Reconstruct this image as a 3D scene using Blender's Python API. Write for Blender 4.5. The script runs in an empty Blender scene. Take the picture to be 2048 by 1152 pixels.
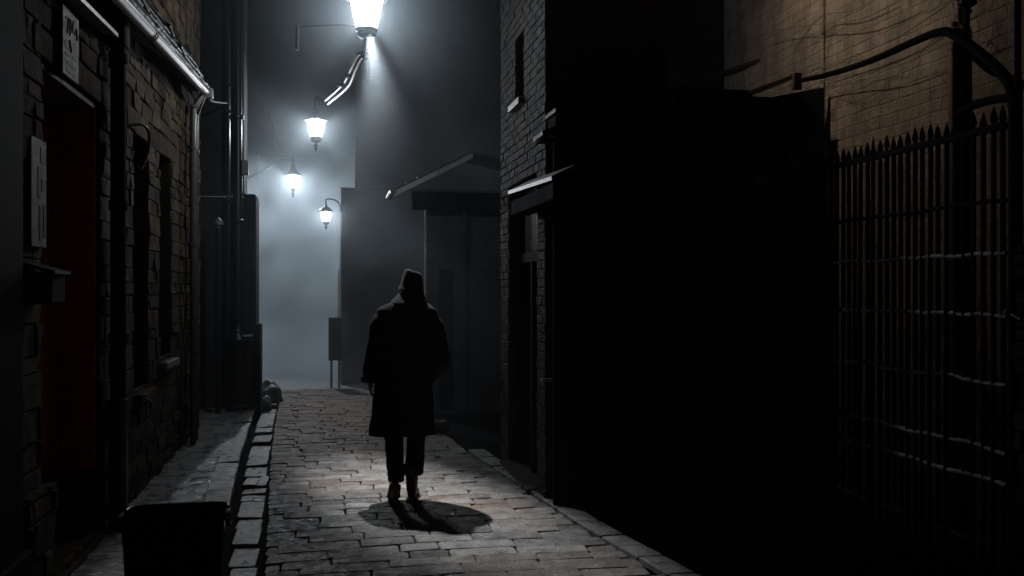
import bpy, bmesh, math, random
from mathutils import Vector, Matrix, noise
R = math.radians
random.seed(7)
SC = bpy.context.scene
COL = SC.collection

# ------------------------------------------------------------------ camera, world, exposure
YAW = math.atan(364/1800.0); CH = 1.74; FPX = 1800.0
cam_d = bpy.data.cameras.new('camera'); cam = bpy.data.objects.new('camera', cam_d); COL.objects.link(cam)
cam.location = (0, 0, CH); cam.rotation_euler = (R(90), 0, -YAW)
cam_d.sensor_width = 36; cam_d.lens = 36*FPX/2048; cam_d.clip_end = 400; cam_d.clip_start = .05
SC.camera = cam
w = bpy.data.worlds.new('World'); SC.world = w; w.use_nodes = True
sky = w.node_tree.nodes.new('ShaderNodeTexSky'); sky.sky_type = 'NISHITA'; sky.sun_disc = False
sky.sun_elevation = R(-6); sky.sun_rotation = R(200)
w.node_tree.links.new(sky.outputs[0], w.node_tree.nodes['Background'].inputs[0])
w.node_tree.nodes['Background'].inputs[1].default_value = 0.004
SC.view_settings.view_transform = 'Standard'; SC.view_settings.look = 'None'
SC.view_settings.exposure = 0; SC.view_settings.gamma = 1
SC.cycles.use_denoising = True
SC.cycles.max_bounces = 5; SC.cycles.diffuse_bounces = 2; SC.cycles.glossy_bounces = 2
SC.cycles.transparent_max_bounces = 12; SC.cycles.volume_bounces = 1
SC.cycles.sample_clamp_indirect = 2.0
SC.cycles.volume_max_steps = 128
SC.cycles.caustics_reflective = False; SC.cycles.caustics_refractive = False

# ------------------------------------------------------------------ helpers
cs, sn = math.cos(YAW), math.sin(YAW)
def W(px, py, X=None, Y=None, Z=None):
    """point of a real plane (X, Y or Z given) seen at a photograph pixel"""
    u = (px-1024)/FPX; v = (576-py)/FPX
    dx, dy, dz = u*cs+sn, -u*sn+cs, v
    t = X/dx if X is not None else (Y/dy if Y is not None else (Z-CH)/dz)
    return Vector((dx*t, dy*t, CH+dz*t))

def world_off(p):
    o = Vector((0, 0, 0))
    while p is not None:
        o += p.location; p = p.parent
    return o

class MB:
    def __init__(s): s.v = []; s.f = []; s.t = []   # verts, faces, tint per face
    def add(s, vs, fs, tint=.5):
        b = len(s.v); s.v += [Vector(v) for v in vs]
        for f in fs: s.f.append([b+i for i in f]); s.t.append(tint)
    def box(s, x0, x1, y0, y1, z0, z1, ch=0, tint=.5):
        if x0 > x1: x0, x1 = x1, x0
        if y0 > y1: y0, y1 = y1, y0
        if ch <= 0:
            vs = [(x, y, z) for x in (x0, x1) for y in (y0, y1) for z in (z0, z1)]
            s.add(vs, [(0,1,3,2),(4,6,7,5),(0,4,5,1),(2,3,7,6),(0,2,6,4),(1,5,7,3)], tint); return
        bm = bmesh.new(); bmesh.ops.create_cube(bm, size=1)
        for v in bm.verts:
            v.co = Vector(((x0+x1)/2+v.co.x*(x1-x0), (y0+y1)/2+v.co.y*(y1-y0), (z0+z1)/2+v.co.z*(z1-z0)))
        bmesh.ops.bevel(bm, geom=bm.edges[:], offset=ch, segments=2, affect='EDGES', profile=.5)
        bm.verts.index_update()
        s.add([v.co.copy() for v in bm.verts], [[v.index for v in f.verts] for f in bm.faces], tint); bm.free()
    def ring_loft(s, rings, cap=True, tint=.5):
        n = len(rings[0]); vs = [p for r in rings for p in r]; fs = []
        for k in range(len(rings)-1):
            for i in range(n):
                j = (i+1) % n
                fs.append((k*n+i, k*n+j, (k+1)*n+j, (k+1)*n+i))
        if cap:
            fs.append(tuple(reversed(range(n)))); fs.append(tuple((len(rings)-1)*n+i for i in range(n)))
        s.add(vs, fs, tint)
    def lathe(s, prof, c=(0, 0, 0), n=20, rot=0, tint=.5, cap=True):
        rings = [[(c[0]+r*math.cos(rot+2*math.pi*i/n), c[1]+r*math.sin(rot+2*math.pi*i/n), c[2]+z) for i in range(n)] for r, z in prof]
        s.ring_loft(rings, cap, tint)
    def tube(s, path, rad, n=10, tint=.5, cap=True):
        P = [Vector(p) for p in path]
        rr = rad if isinstance(rad, (list, tuple)) else [rad]*len(P)
        rings = []; up = Vector((0, 0, 1)); prevx = None
        for i, p in enumerate(P):
            d = (P[min(i+1, len(P)-1)]-P[max(i-1, 0)]).normalized()
            if prevx is None:
                a = up if abs(d.z) < .9 else Vector((1, 0, 0))
                x = d.cross(a).normalized()
            else:
                x = (prevx-d*prevx.dot(d)).normalized()
            prevx = x; y = d.cross(x)
            rings.append([p+(x*math.cos(2*math.pi*k/n)+y*math.sin(2*math.pi*k/n))*rr[i] for k in range(n)])
        s.ring_loft(rings, cap, tint)
    def build(s, name, mat, parent=None, smooth=False, local=False):
        o = world_off(parent) if (parent is not None and not local) else Vector((0, 0, 0))
        me = bpy.data.meshes.new(name)
        me.from_pydata([v-o for v in s.v], [], s.f); me.update()
        at = me.attributes.new('tint', 'FLOAT', 'FACE')
        at.data.foreach_set('value', s.t)
        bm = bmesh.new(); bm.from_mesh(me); bmesh.ops.recalc_face_normals(bm, faces=bm.faces[:]); bm.to_mesh(me); bm.free()
        if smooth:
            me.polygons.foreach_set('use_smooth', [True]*len(me.polygons))
            try: me.set_sharp_from_angle(angle=R(40))
            except Exception: pass
        me.materials.append(mat)
        ob = bpy.data.objects.new(name, me); COL.objects.link(ob)
        if parent is not None: ob.parent = parent
        return ob

def tag(o, label=None, cat=None, group=None, kind=None):
    if label: o['label'] = label
    if cat: o['category'] = cat
    if group: o['group'] = group
    if kind: o['kind'] = kind
    return o
def thing(name, loc, label, cat, group=None):
    o = bpy.data.objects.new(name, None); COL.objects.link(o); o.location = loc; o.empty_display_size = .1
    return tag(o, label, cat, group)
def smooth_path(P, n=8):
    P = [Vector(p) for p in P]; out = []
    Q = [P[0]*2-P[1]]+P+[P[-1]*2-P[-2]]
    for i in range(1, len(Q)-2):
        for k in range(n):
            t = k/n; a, b, c, d = Q[i-1], Q[i], Q[i+1], Q[i+2]
            out.append(.5*((2*b)+(c-a)*t+(2*a-5*b+4*c-d)*t*t+(3*b-a-3*c+d)*t**3))
    out.append(P[-1]); return out

# ------------------------------------------------------------------ materials
def mat_new(name):
    m = bpy.data.materials.new(name); m.use_nodes = True
    nt = m.node_tree; return m, nt, nt.nodes, nt.links, nt.nodes['Principled BSDF']
def ramp(N, a, b, p0=0., p1=1.):
    r = N.new('ShaderNodeValToRGB'); r.color_ramp.elements[0].color = (*a, 1); r.color_ramp.elements[1].color = (*b, 1)
    r.color_ramp.elements[0].position = p0; r.color_ramp.elements[1].position = p1; return r
def stone(name, dark, light, nscale=6, rough=(.5, .8), bump=.4, bscale=30, tint=.6, stretch=(1, 1, 1), spec=.5, brown_tint=None, bdist=.01, sparkle=False):
    m, nt, N, L, B = mat_new(name)
    tc = N.new('ShaderNodeTexCoord'); mp = N.new('ShaderNodeMapping'); mp.inputs['Scale'].default_value = stretch
    L.new(tc.outputs['Object'], mp.inputs[0])
    n1 = N.new('ShaderNodeTexNoise'); n1.inputs['Scale'].default_value = nscale; n1.inputs['Detail'].default_value = 8; n1.inputs['Roughness'].default_value = .65
    L.new(mp.outputs[0], n1.inputs['Vector'])
    r = ramp(N, dark, light, .3, .72); L.new(n1.outputs['Fac'], r.inputs[0])
    a = N.new('ShaderNodeAttribute'); a.attribute_name = 'tint'
    mr = N.new('ShaderNodeMapRange'); mr.inputs[3].default_value = 1-tint; mr.inputs[4].default_value = 1+tint
    L.new(a.outputs['Fac'], mr.inputs[0])
    mx = N.new('ShaderNodeMix'); mx.data_type = 'RGBA'; mx.blend_type = 'MULTIPLY'; mx.inputs[0].default_value = 1
    cmb = N.new('ShaderNodeCombineColor'); 
    for i in range(3): L.new(mr.outputs[0], cmb.inputs[i])
    L.new(r.outputs[0], mx.inputs[6]); L.new(cmb.outputs[0], mx.inputs[7])
    out = mx.outputs[2]
    if brown_tint:
        n3 = N.new('ShaderNodeTexNoise'); n3.inputs['Scale'].default_value = brown_tint[1]; n3.inputs['Detail'].default_value = 5
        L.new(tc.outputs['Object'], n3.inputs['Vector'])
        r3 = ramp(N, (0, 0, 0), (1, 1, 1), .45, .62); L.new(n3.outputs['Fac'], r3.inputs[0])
        mm = N.new('ShaderNodeMath'); mm.operation = 'MULTIPLY'; mm.inputs[1].default_value = brown_tint[2]; L.new(r3.outputs[0], mm.inputs[0])
        if len(brown_tint) > 3:  # extra brown over one stretch along Y, fading out beyond it
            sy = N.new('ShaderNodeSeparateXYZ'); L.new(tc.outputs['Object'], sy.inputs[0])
            q1 = N.new('ShaderNodeMapRange'); q1.interpolation_type = 'SMOOTHSTEP'; q1.inputs[1].default_value = brown_tint[3]-1.5; q1.inputs[2].default_value = brown_tint[3]+1.5; q1.inputs[4].default_value = brown_tint[4]
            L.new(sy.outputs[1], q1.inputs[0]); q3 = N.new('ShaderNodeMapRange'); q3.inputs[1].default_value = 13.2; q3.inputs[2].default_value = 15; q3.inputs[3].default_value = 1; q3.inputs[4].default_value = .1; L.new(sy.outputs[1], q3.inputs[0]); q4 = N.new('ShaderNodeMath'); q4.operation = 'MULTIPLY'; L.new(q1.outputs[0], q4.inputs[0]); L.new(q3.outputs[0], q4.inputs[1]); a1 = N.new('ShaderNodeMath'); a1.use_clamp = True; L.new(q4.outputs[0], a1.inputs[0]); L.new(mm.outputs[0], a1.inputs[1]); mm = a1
        m2 = N.new('ShaderNodeMix'); m2.data_type = 'RGBA'; L.new(mm.outputs[0], m2.inputs[0]); L.new(out, m2.inputs[6]); m2.inputs[7].default_value = (*brown_tint[0], 1)
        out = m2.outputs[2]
    L.new(out, B.inputs['Base Color'])
    n2 = N.new('ShaderNodeTexNoise'); n2.inputs['Scale'].default_value = bscale; n2.inputs['Detail'].default_value = 7; n2.inputs['Roughness'].default_value = .7
    L.new(mp.outputs[0], n2.inputs['Vector'])
    bp = N.new('ShaderNodeBump'); bp.inputs['Strength'].default_value = bump; bp.inputs['Distance'].default_value = bdist
    L.new(n2.outputs['Fac'], bp.inputs['Height']); L.new(bp.outputs[0], B.inputs['Normal'])
    rr = N.new('ShaderNodeMapRange'); rr.inputs[1].default_value = .3; rr.inputs[2].default_value = .7; rr.inputs[3].default_value = rough[0]; rr.inputs[4].default_value = rough[1]
    n4 = N.new('ShaderNodeTexNoise'); n4.inputs['Scale'].default_value = nscale*1.7; n4.inputs['Detail'].default_value = 4; L.new(tc.outputs['Object'], n4.inputs['Vector'])
    L.new(n4.outputs['Fac'], rr.inputs[0]); ro = rr.outputs[0]
    B.inputs['Specular IOR Level'].default_value = spec
    if sparkle:
        n6 = N.new('ShaderNodeTexNoise'); n6.inputs['Scale'].default_value = 26; n6.inputs['Detail'].default_value = 5; n6.inputs['Roughness'].default_value = .6; L.new(tc.outputs['Object'], n6.inputs['Vector'])
        q = N.new('ShaderNodeMapRange'); q.inputs[1].default_value = .55; q.inputs[2].default_value = .62; L.new(n6.outputs['Fac'], q.inputs[0])
        m5 = N.new('ShaderNodeMix'); L.new(q.outputs[0], m5.inputs[0]); L.new(ro, m5.inputs[2]); m5.inputs[3].default_value = .2; ro = m5.outputs[0]
        q2 = N.new('ShaderNodeMapRange'); q2.inputs[3].default_value = spec; q2.inputs[4].default_value = .7; L.new(q.outputs[0], q2.inputs[0]); L.new(q2.outputs[0], B.inputs['Specular IOR Level'])
    L.new(ro, B.inputs['Roughness'])
    return m
def brick(name, c1, c2, mortar, bw=.23, bh=.075, bump=.8, rough=.85, rel=.5):
    m, nt, N, L, B = mat_new(name)
    tc = N.new('ShaderNodeTexCoord'); sp = N.new('ShaderNodeSeparateXYZ'); L.new(tc.outputs['Object'], sp.inputs[0])
    ad = N.new('ShaderNodeMath'); L.new(sp.outputs[0], ad.inputs[0]); L.new(sp.outputs[1], ad.inputs[1])
    cb = N.new('ShaderNodeCombineXYZ'); L.new(ad.outputs[0], cb.inputs[0]); L.new(sp.outputs[2], cb.inputs[1])
    nz = N.new('ShaderNodeTexNoise'); nz.inputs['Scale'].default_value = 5; nz.inputs['Detail'].default_value = 3; L.new(tc.outputs['Object'], nz.inputs['Vector'])
    vm = N.new('ShaderNodeVectorMath'); vm.operation = 'SCALE'; vm.inputs['Scale'].default_value = .03; L.new(nz.outputs['Color'], vm.inputs[0])
    va = N.new('ShaderNodeVectorMath'); L.new(cb.outputs[0], va.inputs[0]); L.new(vm.outputs[0], va.inputs[1])
    bt = N.new('ShaderNodeTexBrick'); bt.inputs['Scale'].default_value = 1; bt.inputs['Brick Width'].default_value = bw; bt.inputs['Row Height'].default_value = bh
    bt.inputs['Mortar Size'].default_value = .009; bt.inputs['Mortar Smooth'].default_value = .4
    bt.inputs['Color1'].default_value = (*c1, 1); bt.inputs['Color2'].default_value = (*c2, 1); bt.inputs['Mortar'].default_value = (*mortar, 1)
    L.new(va.outputs[0], bt.inputs['Vector'])
    n2 = N.new('ShaderNodeTexNoise'); n2.inputs['Scale'].default_value = 3; n2.inputs['Detail'].default_value = 9; n2.inputs['Roughness'].default_value = .7
    mp = N.new('ShaderNodeMapping'); mp.inputs['Scale'].default_value = (1.5, 1.5, .8); L.new(tc.outputs['Object'], mp.inputs[0]); L.new(mp.outputs[0], n2.inputs['Vector'])
    r = ramp(N, (.2,)*3, (1.2,)*3, .32, .72); L.new(n2.outputs['Fac'], r.inputs[0])
    mx = N.new('ShaderNodeMix'); mx.data_type = 'RGBA'; mx.blend_type = 'MULTIPLY'; mx.inputs[0].default_value = 1
    L.new(bt.outputs['Color'], mx.inputs[6]); L.new(r.outputs[0], mx.inputs[7]); L.new(mx.outputs[2], B.inputs['Base Color'])
    n5 = N.new('ShaderNodeTexNoise'); n5.inputs['Scale'].default_value = 22; n5.inputs['Detail'].default_value = 8; n5.inputs['Roughness'].default_value = .75; L.new(mp.outputs[0], n5.inputs['Vector'])
    ms = N.new('ShaderNodeMath'); ms.operation = 'MULTIPLY'; ms.inputs[1].default_value = -rel; L.new(bt.outputs['Fac'], ms.inputs[0])
    m3 = N.new('ShaderNodeMath'); L.new(ms.outputs[0], m3.inputs[0]); L.new(n5.outputs['Fac'], m3.inputs[1])
    bp = N.new('ShaderNodeBump'); bp.inputs['Strength'].default_value = bump; bp.inputs['Distance'].default_value = .03
    L.new(m3.outputs[0], bp.inputs['Height']); L.new(bp.outputs[0], B.inputs['Normal']); B.inputs['Roughness'].default_value = rough
    return m
def plain(name, col, rough=.5, metal=0, bump=.15, bscale=40, spec=.5):
    m, nt, N, L, B = mat_new(name)
    tc = N.new('ShaderNodeTexCoord'); n = N.new('ShaderNodeTexNoise'); n.inputs['Scale'].default_value = bscale; n.inputs['Detail'].default_value = 6; L.new(tc.outputs['Object'], n.inputs['Vector'])
    r = ramp(N, tuple(c*.7 for c in col), tuple(min(1, c*1.25) for c in col), .3, .7); L.new(n.outputs['Fac'], r.inputs[0]); L.new(r.outputs[0], B.inputs['Base Color'])
    bp = N.new('ShaderNodeBump'); bp.inputs['Strength'].default_value = bump; bp.inputs['Distance'].default_value = .004; L.new(n.outputs['Fac'], bp.inputs['Height']); L.new(bp.outputs[0], B.inputs['Normal'])
    B.inputs['Roughness'].default_value = rough; B.inputs['Metallic'].default_value = metal; B.inputs['Specular IOR Level'].default_value = spec
    return m
M = {}
M['paver'] = stone('wet stone paver', (.055, .054, .052), (.26, .255, .24), 7, (.42, .85), 1., 24, .4, spec=.22, brown_tint=((.27, .15, .075), .8, .25, 10.4, .75), sparkle=True, bdist=.022)
M['slab'] = stone('worn stone slab', (.05, .05, .049), (.27, .265, .25), 6, (.2, .6), 1., 16, .35, stretch=(1, 2.2, 1), spec=.6, bdist=.02)
M['pavement'] = stone('rough wet pavement', (.09, .09, .09), (.42, .42, .41), 5, (.12, .5), 1., 9, .3, stretch=(.6, 3, 1), spec=.8, bdist=.05)
M['earth'] = stone('black grit', (.0015, .0015, .0015), (.004, .004, .004), 5, (.9, 1), .6, 30, .2, spec=.03)
M['asphalt'] = stone('wet asphalt', (.2, .2, .2), (.36, .36, .36), 3, (.25, .5), .4, 60, .2)
M['rubble'] = stone('sooty rubble stone', (.02, .014, .008), (.09, .063, .036), 9, (.8, .95), 1., 26, .5, spec=.12, bdist=.02)
M['rubble_bed'] = stone('sooty mortar', (.012, .009, .006), (.04, .03, .02), 8, (.85, .95), .8, 30, .2, spec=.2)
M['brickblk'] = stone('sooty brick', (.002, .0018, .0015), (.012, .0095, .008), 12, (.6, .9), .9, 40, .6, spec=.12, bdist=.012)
M['warmbrick'] = brick('brown rendered brick', (.145, .116, .088), (.10, .08, .06), (.10, .08, .06), .24, .09, 1., .92, .28)
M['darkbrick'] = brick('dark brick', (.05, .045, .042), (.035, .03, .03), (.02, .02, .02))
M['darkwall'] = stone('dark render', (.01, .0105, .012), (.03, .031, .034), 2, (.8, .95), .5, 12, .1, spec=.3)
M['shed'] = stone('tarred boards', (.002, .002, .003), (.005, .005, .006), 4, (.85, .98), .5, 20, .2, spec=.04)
M['slate'] = stone('wet roof slate', (.005, .005, .006), (.02, .02, .022), 8, (.4, .7), .5, 25, .5, spec=.3)
M['iron'] = plain('black painted iron', (.012, .012, .014), .38, 0, .3)
M['ironrough'] = plain('rough black iron', (.003, .003, .003), .75, 0, .6, 60, .1)
M['zinc'] = plain('pale zinc', (.45, .45, .45), .42, .2, .2)
M['lead'] = plain('grey lead', (.2, .2, .2), .45, .2, .3)
M['conduit'] = plain('dull conduit', (.02, .02, .02), .5, .2, .3)
M['steelpipe'] = plain('grey painted pipe', (.06, .055, .05), .4, .1, .2)
M['maroon'] = plain('maroon painted timber', (.3, .024, .014), .55, 0, .3, 18)
M['brownwood'] = plain('dark brown timber', (.04, .014, .008), .6, 0, .3, 18)
M['blackpaint'] = plain('black paint', (.002, .002, .002), .8, 0, .2, 20, .06)
M['doorgrey'] = plain('grey brown door paint', (.06, .055, .045), .6, 0, .2, 12)
M['coat'] = plain('black wool', (.006, .006, .008), .95, 0, .8, 180, .15)
M['cloth'] = plain('black trousers cloth', (.006, .006, .007), .9, 0, .6, 160, .15)
M['leather'] = plain('black leather', (.008, .008, .008), .45, 0, .3, 60, .4)
M['sole'] = plain('grey rubber sole', (.09, .085, .08), .7, 0, .3, 60)
M['skin'] = plain('skin', (.32, .19, .14), .6, 0, .15, 60)
M['hair'] = plain('dark hair', (.01, .008, .006), .7, 0, .8, 120)
M['binplastic'] = plain('black plastic', (.002, .002, .002), .7, 0, .15, 30, .12)
M['glintiron'] = stone('iron with painted glints', (.002, .002, .002), (.6, .6, .6), 6, (.25, .7), .5, 60, 0, spec=.5)  # pale patches in the base colour stand in for glints on the rails
M['paper'] = stone('weathered notice', (.09, .09, .085), (.24, .235, .22), 9, (.6, .8), .3, 40, .1)
M['ink'] = plain('dark ink', (.03, .03, .03), .7)
M['twig'] = plain('bare twig', (.02, .016, .012), .8)
M['void'] = plain('soot black', (.001, .001, .001), 1, 0, 0, 3, 0)
M['glassdark'] = plain('dark window glass', (.004, .004, .005), .15, 0, .02, 3)
def lit(name, col, s):
    m, nt, N, L, B = mat_new(name)
    e = N.new('ShaderNodeEmission'); e.inputs[0].default_value = (*col, 1); e.inputs[1].default_value = s
    t = N.new('ShaderNodeBsdfTransparent'); a = N.new('ShaderNodeAddShader')
    L.new(e.outputs[0], a.inputs[0]); L.new(t.outputs[0], a.inputs[1]); L.new(a.outputs[0], N['Material Output'].inputs[0])
    m.cycles.emission_sampling = 'NONE'; return m
M['litpane'] = lit('lit lantern glass', (.93, .97, 1), 3.)
M['litwarm'] = lit('lit warm lantern glass', (1, .72, .42), 3.)

# ------------------------------------------------------------------ street edges
def lerp_tab(t, y):
    if y <= t[0][0]: return t[0][1]
    for (a, b), (c, d) in zip(t, t[1:]):
        if y <= c: return b+(d-b)*(y-a)/(c-a)
    return t[-1][1]
LT = [(0, -.22), (4, -.3), (5.4, -.38), (7.6, -.5), (9, -.58), (12, -.70), (16, -.82), (60, -.82)]
RT = [(0, 2.7), (4, 2.32), (5.3, 2.10), (6.3, 1.94), (7.5, 1.80), (9.0, 1.62), (12, 1.40), (16, 1.2), (60, 1.2)]
xL = lambda y: lerp_tab(LT, y)
xR = lambda y: lerp_tab(RT, y)
xK = lambda y: xL(y)-.27          # kerb face

# ground sheet
g = MB(); g.box(-28, 28, -4, 78, -.3, -.035); tag(g.build('ground', M['earth']), kind='structure')
# road of stone pavers
def paver(mb, c, h, tint, tl=.014):
    """c: four corners (xy) ccw; h top height"""
    cx = sum(p[0] for p in c)/4; cy = sum(p[1] for p in c)/4
    def ring(ins, z):
        out = []
        for (x, y) in c:
            d = math.hypot(x-cx, y-cy); k = 1-ins/d
            out.append((cx+(x-cx)*k, cy+(y-cy)*k))
        # eight-sided rounding
        r = []
        for i in range(4):
            a = out[i-1]; b = out[i]; e = out[(i+1) % 4]
            for q in (a, e):
                d = math.hypot(q[0]-b[0], q[1]-b[1]); k = min(.3, (.012+ins*.6)/d)
                r.append((b[0]+(q[0]-b[0])*k, b[1]+(q[1]-b[1])*k, z))
        return r
    tx, ty = random.uniform(-tl, tl), random.uniform(-tl, tl)*1.3
    rings = []
    for ins, dz in ((.0015, -.04), (.0025, -.010), (.006, -.003), (.013, 0), ):
        rings.append([(x, y, h+dz+(x-cx)*tx+(y-cy)*ty) for x, y, z in ring(ins, 0)])
    mb.ring_loft(rings, True, tint)
rd = MB(); y = 3.6
while y < 15.6:
    dep = random.uniform(.15, .20)
    x = xL(y)+random.uniform(-.2, 0); k = 0
    xr = xR(y)-.17
    wob = lambda xx, yy: .018*math.sin(xx*2.3+yy*1.1)+.02*noise.noise(Vector((xx*1.3, yy*1.3, 0)))
    x0l = xL(y)
    while x < xr:
        wd = random.uniform(.24, .56)
        a = max(x, x0l); b = min(x+wd, xr)
        if b-a > .05:
            jit = lambda: random.uniform(-.008, .008)
            c = [(a+jit(), y+wob(a, y)+jit()), (b+jit(), y+wob(b, y)+jit()), (b+jit(), y+dep+wob(b, y+dep)+jit()), (a+jit(), y+dep+wob(a, y+dep)+jit())]
            ym = y
            crown = .03*(1-((a+b)/2-(x0l+xr)/2)**2/1.4)
            paver(rd, c, crown+random.uniform(-.0025, .0025), random.random())
        x += wd
    y += dep
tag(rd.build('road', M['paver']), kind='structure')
fr = MB(); fr.box(-8, 8, 15.62, 76, -.03, .012); tag(fr.build('far_road', M['asphalt']), kind='structure')
# right edge stones
ke = MB(); y = 3.6
while y < 9.2:
    l = random.uniform(.35, .6)
    f = lambda yy, o: (xR(yy)+o, yy)
    paver(ke, [f(y+.004, -.165), f(y+.004, .01), f(y+l-.004, .01), f(y+l-.004, -.165)], .035+random.uniform(-.004, .004), random.random())
    y += l
tag(ke.build('kerb', M['slab']), kind='structure')
# gutter stones
gu = MB(); y = 3.4
while y < 15.4:
    l = random.uniform(.22, .5)
    a = random.random() < .12
    e0, e1 = xK(y)+.045, xL(y)-(.02+.05*max(0, min(1, (8-y)/3)))
    if a:
        mid = e0+(e1-e0)*random.uniform(.4, .6)
        for p, q in ((e0, mid), (mid, e1)):
            paver(gu, [(p, y), (q, y+random.uniform(-.03, .03)), (q+.01, y+l-.01), (p+.01, y+l-.01)], random.uniform(-.03, .015), random.random(), .05)
    else:
        paver(gu, [(e0, y), (e1, y+random.uniform(-.03, .03)), (e1, y+l-.015), (e0, y+l-.015)], random.uniform(-.03, .015), random.random(), .045)
    y += l
tag(gu.build('gutter', M['slab']), kind='structure')
# left kerb
kb = MB(); y = 3.4
while y < 15.2:
    l = random.uniform(.5, .85)
    a, b = xK(y+.005), xK(y+l-.008); z = .115+random.uniform(-.01, .01)
    paver(kb, [(a-.2, y+.005), (a, y+.005), (b, y+l-.008), (b-.2, y+l-.008)], z, random.random(), .05)
    kb.box(min(a, b)-.18, min(a, b)-.015, y+.02, y+l-.02, -.04, z-.025, 0)
    y += l
tag(kb.build('left_kerb', M['slab']), kind='structure')
# pavement, a rough uneven sheet
pv = MB(); nx, ny = 26, 230
vs = []; fs = []
for j in range(ny+1):
    yy = 3.3+(12.9-3.3)*j/ny
    for i in range(nx+1):
        a, b = -2.0 if yy < 11.2 else -3.6, xK(yy)-.205
        xx = a+(b-a)*i/nx
        z = .10+.02*noise.noise(Vector((xx*1.6, yy*5.5, 1)))+.013*noise.noise(Vector((xx*4, yy*15, 3)))+.006*noise.noise(Vector((xx*16, yy*30, 5)))
        e = max(0, 1-(xx+1.5)/.3) if xx > -1.5 else 1
        z += .03*min(1, e)*(.6+.8*noise.noise(Vector((0, yy*2.2, 7)))) if yy > 6.5 else 0
        vs.append((xx, yy, z))
for j in range(ny):
    for i in range(nx):
        k = j*(nx+1)+i; fs.append((k, k+1, k+nx+2, k+nx+1))
pv.add(vs, fs); tag(pv.build('pavement', M['pavement'], smooth=True), kind='structure')

# ------------------------------------------------------------------ masonry made of blocks
def blocks(mb, X, y0, y1, z0, z1, bw, bh, holes=(), side=1, jit=.01, axis='x', dep=.02):
    z = z0; row = 0
    while z < z1-.01:
        h = bh*random.uniform(.6, 1.3) if jit > .006 else bh
        zt = min(z+h, z1); zm = (z+zt)/2
        spans = [(y0, y1)]
        for (a, b, c, d) in holes:
            if c < zm < d:
                ns = []
                for (p, q) in spans:
                    if b <= p or a >= q: ns.append((p, q)); continue
                    if a > p: ns.append((p, a))
                    if b < q: ns.append((b, q))
                spans = ns
        for (p, q) in spans:
            y = p-random.uniform(0, bw) if jit > .006 else p-(bw/2 if row % 2 else 0)
            while y < q:
                wd = bw*random.uniform(.4, 1.5) if jit > .006 else bw
                a, b = max(y, p), min(y+wd, q)
                if b-a > .02:
                    m = .005; d = dep*random.uniform(.5, 1.2); j = lambda: random.uniform(-jit, jit)*.5
                    bk = [(a+m, z+m), (b-m, z+m), (b-m, zt-m), (a+m, zt-m)]
                    ft = [(u+(.006 if i in (0, 3) else -.006)+j(), v+(.006 if i < 2 else -.006)+j()) for i, (u, v) in enumerate(bk)]
                    def P(u, v, o): return (X+side*o, u, v) if axis == 'x' else (u, X+side*o, v)
                    vv = [P(u, v, -.02) for u, v in bk]+[P(u, v, d*.8) for u, v in bk]+[P(u, v, d+random.uniform(-jit, jit)*.4) for u, v in ft]
                    mb.add(vv, [(0,1,5,4),(1,2,6,5),(2,3,7,6),(3,0,4,7),(4,5,9,8),(5,6,10,9),(6,7,11,10),(7,4,8,11),(8,9,10,11)], random.random())
                y += wd
        z = zt; row += 1
def wall_with_holes(mb, x0, x1, y0, y1, z0, z1, holes):
    ys = sorted({y0, y1, *[h[0] for h in holes], *[h[1] for h in holes]})
    zs = sorted({z0, z1, *[h[2] for h in holes], *[h[3] for h in holes]})
    for a, b in zip(ys, ys[1:]):
        for c, d in zip(zs, zs[1:]):
            if any(h[0] <= (a+b)/2 <= h[1] and h[2] <= (c+d)/2 <= h[3] for h in holes): continue
            mb.box(x0, x1, a, b, c, d)

# ------------------------------------------------------------------ left stone house
LX = -1.5
DOOR = (5.12, 6.36, .12, 2.96); W1 = (7.36, 7.95, .92, 3.0); W2 = (8.46, 9.05, 1.08, 3.02)
lh = thing('stone_house', (LX-1, 7, 0), 'soot-dark rubble stone house with maroon doorway, two tall windows and a pale eaves gutter', 'house')
wm = MB(); holes = [DOOR, W1, W2]
wall_with_holes(wm, LX-.45, LX-.001, -3, 10.97, -.03, 9, holes)
wm.box(-7, LX-.46, 10.6, 10.95, -.03, 9)
for s in (wm,):
    pass
wall = wm.build('wall', M['rubble_bed'], lh)
bl = MB()
blocks(bl, LX, 4.7, 10.97, .0, 4.3, .27, .14, [(DOOR[0]-.0, DOOR[1], DOOR[2], DOOR[3]+.16), W1, W2], 1, .022, dep=.022)
blocks(bl, LX, 6.2, 10.97, 4.3, 6.2, .24, .125, [], 1, .014, dep=.03)
bl.build('stonework', M['rubble'], lh)
# lintel over door, reveal lining and door
b = MB(); b.box(LX-.3, LX+.02, DOOR[0]-.12, DOOR[1]+.1, DOOR[3], DOOR[3]+.15, .012); b.build('lintel', M['rubble'], lh)
b = MB(); b.box(LX-.36, LX-.28, DOOR[0]+.05, DOOR[1]-.05, .56, DOOR[3]-.04)
for i in range(2):
    for (c, d) in ((.75, 1.35), (1.5, 2.75)):
        a = DOOR[0]+.14+i*.54
        b.box(LX-.285, LX-.265, a, a+.42, c, d, .006)
door = b.build('door', M['maroon'], lh)
b = MB(); b.box(LX-.355, LX-.262, DOOR[0]+.05, DOOR[1]-.05, DOOR[2]+.02, .555, .004); b.build('kick_board', M['blackpaint'], door)
b = MB(); b.tube([(LX-.26, 5.8, 1.15), (LX-.21, 5.8, 1.15)], .012); b.lathe([(.001, -.02), (.02, -.01), (.02, .01), (.001, .02)], (LX-.2, 5.8, 1.15), 12); b.build('door_handle', M['iron'], door, True)
b = MB()
for yy in (DOOR[0], DOOR[1]-.045): b.box(LX-.4, LX-.012, yy, yy+.045, .56, DOOR[3]-.003)
b.build('door_lining', M['maroon'], lh)
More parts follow.
